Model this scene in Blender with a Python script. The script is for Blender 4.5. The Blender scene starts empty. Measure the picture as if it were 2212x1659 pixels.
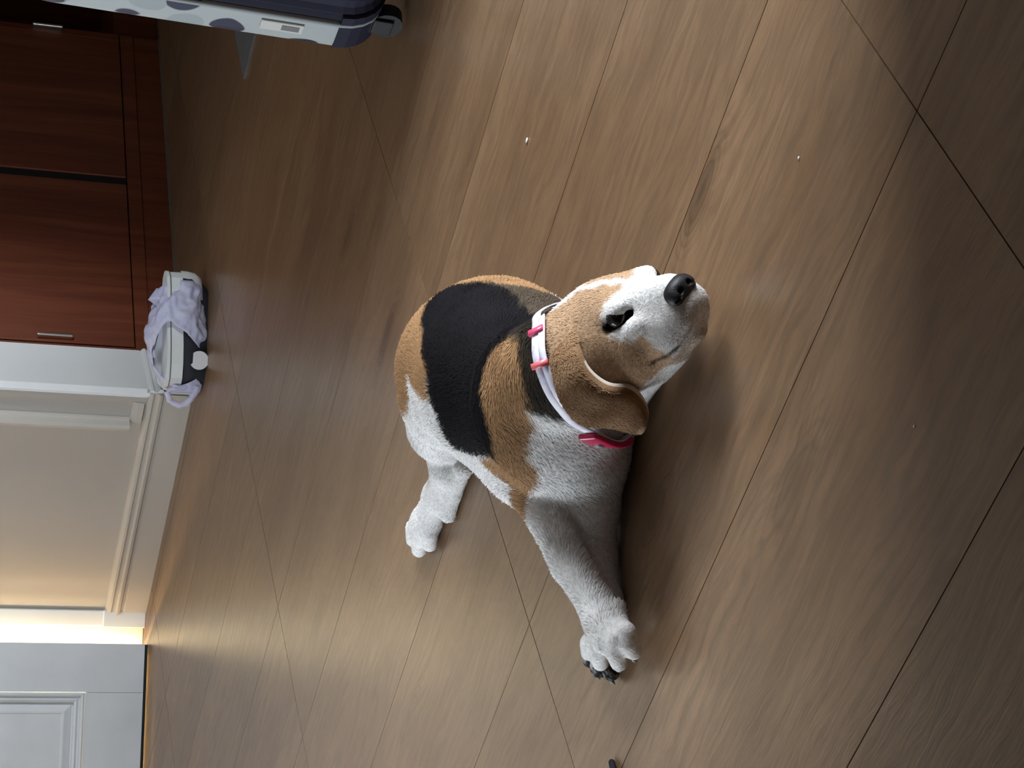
import bpy, bmesh, math, random
import numpy as np
from mathutils import Vector, Matrix, noise
scene = bpy.context.scene
COL = scene.collection
random.seed(7)

# ------------------------------------------------------------------ camera
EYE = 0.82                                   # lens height above the floor (m)
FOC = 4318.6                                 # focal length in pixels of the 2212 x 1659 frame
PITCH, ROLL = math.radians(19.684), math.radians(3.542)
fwd = Vector((0, math.cos(PITCH), -math.sin(PITCH)))
r0 = Vector((1, 0, 0)); u0 = Vector((0, math.sin(PITCH), math.cos(PITCH)))
rgt = math.cos(ROLL) * r0 + math.sin(ROLL) * u0
upv = -math.sin(ROLL) * r0 + math.cos(ROLL) * u0
cam_d = bpy.data.cameras.new('camera'); cam = bpy.data.objects.new('camera', cam_d); COL.objects.link(cam)
# the phone was held sideways: the frame's right is the room's down
X, Y, Z = -upv, rgt, -fwd
cam.matrix_world = Matrix(((X.x, Y.x, Z.x, 0), (X.y, Y.y, Z.y, 0), (X.z, Y.z, Z.z, EYE), (0, 0, 0, 1)))
cam_d.sensor_fit = 'HORIZONTAL'; cam_d.sensor_width = 36.0
cam_d.lens = FOC * 36.0 / 2212.0
cam_d.clip_start = 0.05
scene.camera = cam

def at(x, y, z=0.0):
    """photograph pixel -> point of the room at height z (layout helper)"""
    d = fwd + rgt * ((1659 - y) - 829.5) / FOC - upv * (x - 1106) / FOC
    return Vector((0, 0, EYE)) + d * ((z - EYE) / d.z)

# ------------------------------------------------------------------ world, lights, exposure
w = bpy.data.worlds.new('world'); scene.world = w; w.use_nodes = True
w.node_tree.nodes['Background'].inputs[0].default_value = (0.62, 0.78, 1.0, 1)
w.node_tree.nodes['Background'].inputs[1].default_value = 0.3
vs = scene.view_settings
vs.view_transform = 'Standard'; vs.look = 'None'; vs.gamma = 1.0; vs.use_curve_mapping = False
vs.exposure = 0.0

def area(name, loc, target, sx, sy, power, col):
    L = bpy.data.lights.new(name, 'AREA'); L.shape = 'RECTANGLE'; L.size = sx; L.size_y = sy
    L.energy = power; L.color = col
    o = bpy.data.objects.new(name, L); COL.objects.link(o)
    o.location = loc
    o.rotation_euler = (Vector(target) - Vector(loc)).to_track_quat('-Z', 'Y').to_euler()
    return o
# daylight entering through the window of the right-hand recess and the window of the left wall
WIN_X, WIN_Y0, WIN_Y1, WIN_Z0, WIN_Z1 = 2.6, 1.0, 1.9, 0.5, 2.0
LWX, LWY0, LWY1, LWZ0, LWZ1 = -1.75, 1.9, 3.0, 0.15, 1.05
area('window_daylight', (WIN_X + 0.02, (WIN_Y0 + WIN_Y1) / 2, (WIN_Z0 + WIN_Z1) / 2), (0, (WIN_Y0 + WIN_Y1) / 2, (WIN_Z0 + WIN_Z1) / 2),
     WIN_Y1 - WIN_Y0, WIN_Z1 - WIN_Z0, 290, (0.84, 0.92, 1.0))
area('window_daylight', (LWX - 0.02, (LWY0 + LWY1) / 2, (LWZ0 + LWZ1) / 2), (0, (LWY0 + LWY1) / 2, (LWZ0 + LWZ1) / 2),
     LWY1 - LWY0, LWZ1 - LWZ0, 40, (0.80, 0.90, 1.0))
# warm light of the hall behind the door that stands ajar
area('hall_light', (-1.15, 5.55, 1.5), (-1.05, 4.75, 0.5), 0.5, 0.5, 380, (1.0, 0.80, 0.50))

# ------------------------------------------------------------------ material helpers
def mat(name, col, rough=0.5, metal=0.0, spec=0.5, **kw):
    m = bpy.data.materials.new(name); m.use_nodes = True
    b = m.node_tree.nodes['Principled BSDF']
    b.inputs['Base Color'].default_value = (*col, 1)
    b.inputs['Roughness'].default_value = rough
    b.inputs['Metallic'].default_value = metal
    b.inputs['Specular IOR Level'].default_value = spec
    for k, v in kw.items():
        b.inputs[k].default_value = v
    return m
class NT:
    def __init__(s, m):
        s.m = m; s.t = m.node_tree; s.b = s.t.nodes['Principled BSDF']
    def n(s, typ, **kw):
        nd = s.t.nodes.new(typ)
        for k, v in kw.items():
            if k.startswith('i_'):
                key = k[2:]; key = int(key) if key.isdigit() else key
                if isinstance(v, bpy.types.NodeSocket): s.t.links.new(v, nd.inputs[key])
                else: nd.inputs[key].default_value = v
            else: setattr(nd, k, v)
        return nd
    def link(s, a, b): s.t.links.new(a, b)
    def math(s, op, a, b=0.0, c=0.0):
        nd = s.t.nodes.new('ShaderNodeMath'); nd.operation = op
        for i, v in enumerate((a, b, c)):
            if isinstance(v, bpy.types.NodeSocket): s.t.links.new(v, nd.inputs[i])
            else: nd.inputs[i].default_value = v
        return nd.outputs[0]
    def mapping(s, src, scale=(1, 1, 1), loc=(0, 0, 0)):
        return s.n('ShaderNodeMapping', i_0=src, i_Scale=scale, i_Location=loc).outputs[0]
    def noise(s, vec, scale=1, detail=4, rough=0.5):
        return s.n('ShaderNodeTexNoise', i_Vector=vec, i_Scale=scale, i_Detail=detail, i_Roughness=rough).outputs['Fac']
    def ramp(s, fac, stops):
        r = s.n('ShaderNodeValToRGB', i_0=fac); cr = r.color_ramp
        while len(cr.elements) < len(stops): cr.elements.new(0.5)
        for e, (p, c) in zip(cr.elements, stops):
            e.position = p; e.color = (*c, 1) if len(c) == 3 else c
        return r.outputs[0]
    def mix(s, fac, a, b, mode='MIX'):
        nd = s.t.nodes.new('ShaderNodeMix'); nd.data_type = 'RGBA'; nd.blend_type = mode
        for k, v in ((0, fac), (6, a), (7, b)):
            if isinstance(v, bpy.types.NodeSocket): s.t.links.new(v, nd.inputs[k])
            else: nd.inputs[k].default_value = v if k == 0 else (*v, 1)
        return nd.outputs[2]
    def bump(s, h, strength=0.3, dist=0.002):
        nd = s.n('ShaderNodeBump', i_Height=h, i_Strength=strength, i_Distance=dist)
        s.t.links.new(nd.outputs[0], s.b.inputs['Normal'])

def paint(name, col, rough=0.5, grime=0.06, scale=6):
    m = mat(name, col, rough); t = NT(m)
    co = t.n('ShaderNodeTexCoord').outputs['Object']
    f = t.noise(co, scale, 5)
    c2 = tuple(max(0, c * (1 - grime * 2)) for c in col)
    t.link(t.mix(t.ramp(f, [(0.35, (1, 1, 1)), (0.75, (0, 0, 0))]), c2, col), t.b.inputs['Base Color'])
    t.bump(t.noise(co, 180, 3), 0.05, 0.001)
    return m

def wood_floor():
    m = mat('wood_look_tile', (0.22, 0.15, 0.1), 0.36, spec=0.42); t = NT(m)
    co = t.n('ShaderNodeTexCoord').outputs['Object']
    rnd = t.n('ShaderNodeObjectInfo').outputs['Random']
    off = t.n('ShaderNodeCombineXYZ', i_0=t.math('MULTIPLY', rnd, 37.0), i_1=t.math('MULTIPLY', rnd, 91.0), i_2=0.0).outputs[0]
    v = t.n('ShaderNodeVectorMath', operation='ADD', i_0=co, i_1=off).outputs[0]
    kn = t.n('ShaderNodeTexVoronoi', i_Vector=t.mapping(v, (2.6, 8.5, 1)), i_Scale=1.0, i_Randomness=1.0)
    pick = t.math('GREATER_THAN', t.n('ShaderNodeSeparateColor', i_0=kn.outputs['Color']).outputs[0], 0.48)
    kd = kn.outputs['Distance']
    knot = t.math('MULTIPLY', t.math('EXPONENT', t.math('MULTIPLY', t.math('MULTIPLY', kd, kd), -22.0)), pick)   # a few knots
    wob = t.noise(t.mapping(v, (3.0, 8, 1)), 1, 4, 0.55)
    sep = t.n('ShaderNodeSeparateXYZ', i_0=v)
    y2 = t.math('ADD', sep.outputs[1], t.math('MULTIPLY', t.math('SUBTRACT', wob, 0.5), 0.075))
    y2 = t.math('ADD', y2, t.math('MULTIPLY', knot, 0.020))
    v2 = t.n('ShaderNodeCombineXYZ', i_0=sep.outputs[0], i_1=y2, i_2=0.0).outputs[0]
    rings = t.math('ADD', t.noise(t.mapping(v2, (1.5, 6.5, 1)), 1, 2, 0.4), t.math('MULTIPLY', knot, 0.35))
    r = t.math('FRACT', t.math('MULTIPLY', rings, 15.0))
    ring = t.math('POWER', t.math('ABSOLUTE', t.math('SUBTRACT', t.math('MULTIPLY', r, 2.0), 1.0)), 3.0)
    streak = t.noise(t.mapping(v2, (9, 105, 1)), 1, 6, 0.68)
    fine = t.noise(t.mapping(v2, (26, 330, 1)), 1, 4, 0.6)
    broad = t.noise(t.mapping(v2, (2.2, 9, 1)), 1, 5, 0.6)
    knot = t.math('MINIMUM', t.math('MULTIPLY', knot, 1.2), 1.0)
    where = t.math('MAXIMUM', t.ramp(t.noise(t.mapping(v, (1.7, 4.2, 1)), 1, 2), [(0.50, (0, 0, 0)), (0.70, (0.7, 0.7, 0.7))]), knot)
    base = t.ramp(broad, [(0.3, (0.168, 0.095, 0.049)), (0.7, (0.248, 0.150, 0.083))])
    tone = t.math('MULTIPLY_ADD', rnd, 0.07, 0.965)
    base = t.mix(1.0, base, t.n('ShaderNodeCombineColor', i_0=tone, i_1=tone, i_2=tone).outputs[0], 'MULTIPLY')
    c = t.mix(t.math('MULTIPLY', t.ramp(streak, [(0.40, (1, 1, 1)), (0.58, (0, 0, 0))]), 0.50), base, (0.105, 0.066, 0.038))
    c = t.mix(t.math('MULTIPLY', t.ramp(fine, [(0.36, (1, 1, 1)), (0.6, (0, 0, 0))]), 0.20), c, (0.12, 0.078, 0.047))
    c = t.mix(t.math('MULTIPLY', t.math('MULTIPLY', ring, where), 0.62), c, (0.085, 0.052, 0.03))
    c = t.mix(t.math('MULTIPLY', t.math('POWER', knot, 3.0), 0.55), c, (0.06, 0.036, 0.02))
    t.link(c, t.b.inputs['Base Color'])
    h = t.math('ADD', t.math('MULTIPLY', streak, 0.7), t.math('MULTIPLY', fine, 0.5))
    h = t.math('SUBTRACT', h, t.math('MULTIPLY', t.math('MULTIPLY', ring, where), 0.25))
    t.bump(h, 0.30, 0.0018)
    t.link(t.math('MULTIPLY_ADD', streak, -0.14, 0.385), t.b.inputs['Roughness'])
    return m

def red_wood():
    m = mat('red_brown_wood', (0.14, 0.035, 0.015), 0.38, spec=0.4); t = NT(m)
    co = t.n('ShaderNodeTexCoord').outputs['Object']
    wob = t.noise(t.mapping(co, (5, 5, 1.5)), 1, 3)
    v = t.n('ShaderNodeVectorMath', operation='ADD', i_0=co, i_1=t.n('ShaderNodeCombineXYZ', i_0=t.math('MULTIPLY', wob, 0.06), i_1=0.0, i_2=0.0).outputs[0]).outputs[0]
    g = t.noise(t.mapping(v, (34, 34, 1.6)), 1, 5, 0.6)
    f = t.noise(t.mapping(v, (220, 220, 5)), 1, 4, 0.6)
    c = t.ramp(g, [(0.3, (0.10, 0.022, 0.009)), (0.55, (0.155, 0.040, 0.016)), (0.75, (0.205, 0.062, 0.026))])
    c = t.mix(t.math('MULTIPLY', t.ramp(f, [(0.4, (1, 1, 1)), (0.6, (0, 0, 0))]), 0.25), c, (0.07, 0.015, 0.006))
    t.link(c, t.b.inputs['Base Color'])
    t.bump(f, 0.05, 0.001)
    return m

M = {}
M['floor'] = wood_floor()
M['grout'] = mat('dark_joint', (0.035, 0.022, 0.014), 0.8)
M['redwood'] = red_wood()
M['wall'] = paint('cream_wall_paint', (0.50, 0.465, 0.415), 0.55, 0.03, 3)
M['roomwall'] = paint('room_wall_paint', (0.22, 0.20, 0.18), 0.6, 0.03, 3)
M['casing'] = paint('white_gloss_paint', (0.78, 0.79, 0.78), 0.35, 0.03, 7)
M['door'] = paint('white_door_paint', (0.74, 0.77, 0.79), 0.4, 0.05, 9)
M['black'] = mat('shade_black', (0.006, 0.005, 0.005), 0.7)  # black painted in for the dark of gaps and the open niche
M['chrome'] = mat('brushed_steel', (0.72, 0.70, 0.66), 0.25, 1.0)

# ------------------------------------------------------------------ mesh helpers
def link_obj(name, me, parent=None, m=None):
    o = bpy.data.objects.new(name, me); COL.objects.link(o)
    if parent is not None: o.parent = parent
    if m is not None: me.materials.clear(); me.materials.append(m)
    return o
def obj(name, bm, m=None, parent=None, smooth=False):
    me = bpy.data.meshes.new(name)
    bmesh.ops.recalc_face_normals(bm, faces=bm.faces)
    bm.to_mesh(me); bm.free()
    if smooth:
        for p in me.polygons: p.use_smooth = True
    return link_obj(name, me, parent, m)
def empty(name, loc=(0, 0, 0), rz=0.0):
    o = bpy.data.objects.new(name, None); COL.objects.link(o)
    o.location = loc; o.rotation_euler = (0, 0, rz); o.empty_display_size = 0.05
    return o
def tag(o, label, cat, group=None):
    o['label'] = label; o['category'] = cat
    if group: o['group'] = group
    return o
def structure(o, label=None):
    o['kind'] = 'structure'
    if label: o['label'] = label
    return o
def bx(bm, x0, x1, y0, y1, z0, z1, bev=0.0):
    r = bmesh.ops.create_cube(bm, size=1.0)
    vs_ = r['verts']
    for v in vs_:
        v.co = Vector((x0 + (v.co.x + .5) * (x1 - x0), y0 + (v.co.y + .5) * (y1 - y0), z0 + (v.co.z + .5) * (z1 - z0)))
    if bev > 0:
        es = list({e for v in vs_ for e in v.link_edges})
        bmesh.ops.bevel(bm, geom=es, offset=bev, segments=2, affect='EDGES', profile=0.5)
def box(name, dims, m, parent=None, bev=0.0):
    bm = bmesh.new(); bx(bm, *dims, bev=bev)
    return obj(name, bm, m, parent)
def prism(bm, poly, axis, a0, a1):
    """extrude a 2-D outline along local axis x or z; poly holds the other two coordinates"""
    def mk(p, a):
        return Vector((a, p[0], p[1])) if axis == 'x' else (Vector((p[0], p[1], a)) if axis == 'z' else Vector((p[0], a, p[1])))
    A = [bm.verts.new(mk(p, a0)) for p in poly]; B = [bm.verts.new(mk(p, a1)) for p in poly]
    n = len(poly)
    for i in range(n): bm.faces.new((A[i], A[(i + 1) % n], B[(i + 1) % n], B[i]))
    bm.faces.new(A); bm.faces.new(B[::-1])
def tube(bm, pts, rad, seg=10, closed=False):
    pts = [Vector(p) for p in pts]; n = len(pts); rings = []
    rr = rad if isinstance(rad, (list, tuple)) else [rad] * n
    for i, p in enumerate(pts):
        a = pts[(i - 1) % n] if (closed or i > 0) else p
        b = pts[(i + 1) % n] if (closed or i < n - 1) else p
        d = (b - a).normalized()
        ref = Vector((0, 0, 1)) if abs(d.z) < 0.9 else Vector((1, 0, 0))
        s = d.cross(ref).normalized(); t = s.cross(d)
        rings.append([bm.verts.new(p + (s * math.cos(k * 2 * math.pi / seg) + t * math.sin(k * 2 * math.pi / seg)) * rr[i]) for k in range(seg)])
    for i in range(n if closed else n - 1):
        A, B = rings[i], rings[(i + 1) % n]
        for k in range(seg): bm.faces.new((A[k], A[(k + 1) % seg], B[(k + 1) % seg], B[k]))
    if not closed: bm.faces.new(rings[0]); bm.faces.new(rings[-1][::-1])
def frame_on(o, origin, xdir, up=Vector((0, 0, 1))):
    """place o so that its local x runs along xdir, z up, local y = inward (up x x)"""
    x = Vector(xdir).normalized(); y = up.cross(x).normalized()
    o.matrix_world = Matrix(((x.x, y.x, up.x, origin[0]), (x.y, y.y, up.y, origin[1]), (x.z, y.z, up.z, origin[2]), (0, 0, 0, 1)))
    return o

# ------------------------------------------------------------------ the floor: wood-look tiles laid in a straight grid
PA = math.radians(141.02)
D1 = Vector((math.cos(PA), math.sin(PA), 0)); D2 = Vector((-math.sin(PA), math.cos(PA), 0))
PW, PL = 0.2971, 0.8995
T0, S0 = -1.130 * 0.82, 0.839 * 0.82
floor = box('floor', (-3.2, 3.2, -1.6, 7.2, -0.06, -0.012), M['grout'])
structure(floor, 'floor of brown wood-look tiles laid in straight rows')
bm = bmesh.new()
g = 0.0007
bx(bm, -PL / 2 + g, PL / 2 - g, -PW / 2 + g, PW / 2 - g, -0.012, 0.0)
pm = bpy.data.meshes.new('plank'); bm.to_mesh(pm); bm.free(); pm.materials.append(M['floor'])
for i in range(-16, 6):
    for j in range(-5, 8):
        c = D2 * (T0 + (i + .5) * PW) + D1 * (S0 + (j + .5) * PL)
        if -2.4 < c.x < 3.0 and -1.0 < c.y < 6.4:
            o = bpy.data.objects.new('plank', pm); COL.objects.link(o); o.parent = floor
            k = ((i * 7 + j * 13) % 2) * math.pi
            o.location = c; o.rotation_euler = (0, 0, PA + k)

# ------------------------------------------------------------------ the room shell
def wall(name, p0, p1, h, th, m, z0=0.0):
    p0, p1 = Vector((*p0, 0)), Vector((*p1, 0)); L = (p1 - p0).length
    o = box(name, (0, L, 0, th, z0, h), m)
    frame_on(o, p0, p1 - p0)
    return structure(o)
CH = 2.45
Cn = at(412, 856); Wn = at(391, 771); W1 = at(345, 85); Be = at(312, 1325)
box('ceiling', (-2.3, 2.9, -1.3, 6.3, CH, CH + 0.1), paint('ceiling_paint', (0.42, 0.40, 0.38), 0.7)); structure(bpy.data.objects['ceiling'])
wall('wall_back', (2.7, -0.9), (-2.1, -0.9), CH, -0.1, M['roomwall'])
def window_wall(name, x0, x1, y0, y1, w0, w1, z0, z1, n, label):
    e = empty(name); structure(e, label)
    for d in ((x0, x1, y0, w0, 0, CH), (x0, x1, w1, y1, 0, CH), (x0, x1, w0, w1, 0, z0), (x0, x1, w0, w1, z1, CH)):
        box('wall_section', d, M['roomwall'], e)
    wn = empty('window_%d' % n); structure(wn, 'white framed window of the ' + label)
    f = 0.04; xm = (x0 + x1) / 2
    for d in ((w0, w0 + f, z0, z1), (w1 - f, w1, z0, z1), (w0 + f, w1 - f, z0, z0 + f), (w0 + f, w1 - f, z1 - f, z1), ((w0 + w1 - f) / 2, (w0 + w1 + f) / 2, z0 + f, z1 - f)):
        box('window_bar', (xm - .02, xm + .02, *d), M['casing'], wn)
# the lights sit just outside these openings
window_wall('wall_right', WIN_X - .12, WIN_X, -1.0, 6.3, WIN_Y0, WIN_Y1, WIN_Z0, WIN_Z1, 1, 'right-hand wall')
window_wall('wall_left', LWX, LWX + .12, -1.0, 4.9, LWY0, LWY1, LWZ0, LWZ1, 2, 'left-hand wall')
# unseen low and near walls added to shade the floor and the wardrobe
wall('blocker_low_near', (0.98, 3.08), (0.98, 2.35), 0.74, 0.12, M['roomwall'])
wall('blocker_low_middle', (0.98, 3.62), (0.98, 3.08), 0.48, 0.12, M['roomwall'])
wall('blocker_low_far', (0.98, 5.0), (0.98, 3.62), 1.25, 0.12, M['roomwall'])
wall('blocker_near_left', (-0.62, -1.0), (-0.62, 1.78), CH, 0.1, M['roomwall'])
wall('blocker_near_side', (0.80, 1.50), (0.80, -1.0), CH, 0.1, M['roomwall'])
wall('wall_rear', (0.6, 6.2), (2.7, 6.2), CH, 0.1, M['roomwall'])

def hit(x, y, o, n):
    """photograph pixel -> point on the plane through o with normal n (layout helper)"""
    d = fwd + rgt * ((1659 - y) - 829.5) / FOC - upv * (x - 1106) / FOC
    e = Vector((0, 0, EYE))
    return e + d * ((Vector(o) - e).dot(n) / d.dot(n))

def rect_sweep(bm, x0, x1, z0, z1, prof, cap=True):
    """mitred moulding round a rectangle; prof = (inset, y) from outside to inside"""
    loops = []
    for ins, y in prof:
        loops.append([bm.verts.new(Vector(c)) for c in ((x0 + ins, y, z0 + ins), (x1 - ins, y, z0 + ins), (x1 - ins, y, z1 - ins), (x0 + ins, y, z1 - ins))])
    for A, B in zip(loops, loops[1:]):
        for k in range(4): bm.faces.new((A[k], A[(k + 1) % 4], B[(k + 1) % 4], B[k]))
    if cap: bm.faces.new(loops[-1])

# ------------------------------------------------------------------ wall corner with baseboard and panel mouldings
sd = (Be - Cn); SL = sd.length; sdn = sd.normalized(); out = Vector((0, 0, 1)).cross(sdn)
bm = bmesh.new()
fn = (Wn - Cn).normalized()
back = [Cn, Be, Be - out * 0.14, Wn + fn * 0.5 - out * 0.1, Wn + fn * 0.5]
prism(bm, [(p.x, p.y) for p in back], 'z', 0, CH)
wc = structure(obj('wall_corner', bm, M['wall']), 'cream wall corner between the wardrobe and the door')
BASE = [(0, 0), (0.015, 0), (0.015, 0.052), (0.012, 0.056), (0.012, 0.060), (0.019, 0.064), (0.020, 0.070), (0.013, 0.074), (0.012, 0.080), (0.016, 0.084), (0.015, 0.089), (0.006, 0.096), (0, 0.097)]
def baseboard(name, p0, p1, m, label, prof=BASE, x0=0.0, x1=0.0):
    bm = bmesh.new(); L = (p1 - p0).length
    prism(bm, prof, 'x', x0, L + x1)
    o = obj(name, bm, m); frame_on(o, p0, p1 - p0)
    return structure(o, label)
baseboard('baseboard_left', Cn, Be, M['wall'], 'cream moulded baseboard running towards the door', x0=-0.012, x1=-0.006)
baseboard('baseboard_corner', Wn, Cn, M['casing'], 'white moulded baseboard beside the wardrobe', x1=0.012)
# white board that faces the window
bm = bmesh.new(); FL = (Cn - Wn).length
prism(bm, [(0, 0), (0.0, 0.010), (FL - 0.004, 0.010), (FL + 0.010, 0.002), (FL + 0.010, -0.004), (FL, 0)], 'z', 0.095, CH)
o = obj('trim_1', bm, M['casing']); frame_on(o, Wn, Cn - Wn); structure(o, 'white corner board between wardrobe and cream wall')
# mouldings of the narrow panel next to the corner
def strip(name, s0, s1, z0, z1, prof, label):
    bm = bmesh.new(); w_ = s1 - s0
    prism(bm, [(s0 + a * w_, b) for a, b in prof], 'z', z0, z1)
    o = obj(name, bm, M['wall']); frame_on(o, Cn, sdn); return structure(o, label)
strip('trim_2', -0.004, 0.034, 0.096, CH, [(0, 0), (0, 0.006), (.4, 0.008), (.7, 0.006), (1, 0)], 'bead moulding at the wall corner')
strip('trim_3', 0.066, 0.108, 0.125, CH, [(0, 0), (0.03, 0.010), (.10, 0.012), (.14, 0.026), (.30, 0.030), (.45, .028), (.62, .014), (.85, .010), (1, 0)], 'vertical panel moulding on the cream wall')
bm = bmesh.new()
prism(bm, [(0, 0.096), (0.014, 0.100), (0.012, 0.112), (0.005, 0.124), (0, 0.126)], 'x', 0.02, 0.075)
o = obj('trim_4', bm, M['wall']); frame_on(o, Cn, sdn); structure(o, 'short bottom moulding of the narrow wall panel')

# ------------------------------------------------------------------ doorway with the door ajar
frm = empty('trim_5'); structure(frm, 'white door frame beside the cream wall')
box('casing_board', (-0.634, -0.598, 4.792, 4.90, 0, 2.06), M['casing'], frm, 0.002)
box('plinth_block', (-0.637, -0.596, 4.786, 4.80, 0, 0.10), M['casing'], frm, 0.002)
box('jamb', (-0.705, -0.634, 4.806, 4.90, 0, 2.03), M['casing'], frm, 0.002)
box('jamb', (-1.60, -1.52, 4.79, 4.90, 0, 2.06), M['casing'], frm, 0.002)
box('head_board', (-1.60, -0.598, 4.79, 4.90, 2.03, 2.10), M['casing'], frm, 0.002)
wall('wall_far', (-1.8, 4.81), (-1.58, 4.81), CH, 0.1, M['roomwall'])
wall('wall_header', (-1.62, 4.81), (-0.598, 4.81), CH, 0.1, M['roomwall'], z0=2.09)
hall = paint('hall_wall_paint', (0.72, 0.62, 0.45), 0.6)
wall('wall_hall_right', (-0.60, 4.88), (-0.60, 6.2), CH, -0.08, hall)
wall('wall_hall_end', (-2.1, 6.15), (-0.55, 6.15), CH, 0.1, hall)
wall('wall_hall_left', (-2.0, 4.88), (-2.0, 6.2), CH, 0.1, hall)
dR = at(321.7, 1392); dL = at(311, 1659); dd = (dL - dR).normalized()
door = empty('door_1'); frame_on(door, dR + Vector((0, 0, 0.003)), dd)
structure(door, 'white panelled door standing ajar')
DWD, DHT, DT = 0.82, 2.0, 0.036            # local y points to the room
st_ = 0.113
for x0 in (0.0, DWD - st_): box('stile', (x0, x0 + st_, -DT, 0, 0, DHT), M['door'], door, 0.0012)
for z0, z1 in ((0, 0.142), (0.92, 1.05), (DHT - .12, DHT)): box('rail', (st_ + .0006, DWD - st_ - .0006, -DT, -0.0003, z0, z1), M['door'], door, 0.0012)
PP = [(0, 0), (0.0, 0.004), (0.004, 0.006), (0.008, 0.004), (0.010, -0.004), (0.013, -0.004), (0.018, 0.001), (0.023, -0.004), (0.024, -0.013), (0.027, -0.013), (0.029, -0.010), (0.044, -0.003), (0.048, -0.003), (0.050, -0.0055)]
for z0, z1 in ((0.142, 0.92), (1.05, DHT - .12)):
    bm = bmesh.new(); rect_sweep(bm, st_, DWD - st_, z0, z1, PP); obj('door_panel', bm, M['door'], door)
bm = bmesh.new(); tube(bm, [(0.06, 0.045, 0.98), (0.06, 0.0, 0.98)], 0.011); tube(bm, [(0.06, 0.045, 0.98), (0.17, 0.045, 0.98)], 0.009)
obj('door_handle', bm, M['chrome'], door, True)
box('door_gap_shade', (0.001, DWD - .001, 0.0003, 0.003, 0.0, 0.0065), M['black'], door)  # black strip added for the dark line of the gap under the door

# ------------------------------------------------------------------ wardrobe
wd = (Wn - W1); WL = wd.length; wdn = wd.normalized(); wout = Vector((0, 0, 1)).cross(wdn)
ward = empty('wardrobe'); frame_on(ward, W1, wdn)
tag(ward, 'red-brown wooden wardrobe with flat doors and slim steel pulls', 'wardrobe')
def wx(x, y): return (hit(x, y, W1, wout) - W1).dot(wdn)
WH, WD_ = 2.1, 0.48
xa, xb0, xb1, xc = wx(200, 752), wx(200, 393), wx(200, 377), wx(120, 46)
PZ, DZ = 0.068, 0.104
R_ = M['redwood']
box('plinth', (0.0, WL, -WD_, -0.004, 0, PZ - .001), R_, ward, 0.001)
box('bottom_rail', (0.0, WL, -WD_, -0.001, PZ, DZ - .003), R_, ward, 0.001)
box('side_panel', (WL - 0.016, WL, -WD_, 0.0, DZ, WH), R_, ward, 0.001)
box('side_panel', (0, 0.016, -WD_, 0.0, DZ, WH), R_, ward, 0.001)
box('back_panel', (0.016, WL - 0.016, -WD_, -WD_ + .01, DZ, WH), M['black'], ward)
box('gap_shade_board', (xb1 + 0.0005, xb0 - 0.0005, -WD_ + .01, -0.003, DZ, WH), M['black'], ward)  # black board set in to paint the shade of the gap between doors
box('top_panel', (0, WL, -WD_, 0.0, WH, WH + .02), R_, ward, 0.001)
d1 = box('wardrobe_door', (xb0, WL - 0.018, -0.02, 0.002, DZ, WH - .004), R_, ward, 0.0015)
d2 = box('wardrobe_door', (0.018, xb1, -0.02, 0.002, DZ, WH - .004), R_, ward, 0.0015)
def pull(dr, xs, za, zb):
    bm = bmesh.new(); bx(bm, xs - .0035, xs + .0035, 0.002, 0.016, za, zb, bev=0.0025)
    bx(bm, xs - .003, xs + .003, -0.004, 0.004, za + .004, zb - .004)
    o = obj('handle', bm, M['chrome'], dr); o['label'] = 'slim vertical steel edge pull'
za, zb = hit(157, 748, W1, wout).z, hit(79, 746, W1, wout).z
pull(d1, WL - 0.030, za, zb)
za, zb = hit(135, 65, W1, wout).z, hit(69, 58, W1, wout).z
pull(d2, wx(100, 61.5), za, zb)
bm = bmesh.new(); bx(bm, 0, WL, -0.004, 0.0015, 0, 0.0035); o = obj('sealant_strip', bm, mat('pale_sealant', (0.12, 0.10, 0.085), 0.6), ward)
# dark open cabinet that continues beside it
nic = empty('open_cabinet'); frame_on(nic, W1 - wdn * 0.22 - wout * 0.02, wdn)
tag(nic, 'dark open cabinet niche behind the suitcase, beside the wardrobe', 'cabinet')
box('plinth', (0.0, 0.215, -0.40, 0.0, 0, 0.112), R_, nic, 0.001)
box('back_panel', (0.0, 0.215, -0.40, -0.38, 0.112, WH), M['black'], nic)  # painted black for the shade inside the niche
box('side_panel', (-0.016, 0.0, -0.40, 0.0, 0, WH), R_, nic, 0.001)

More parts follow.
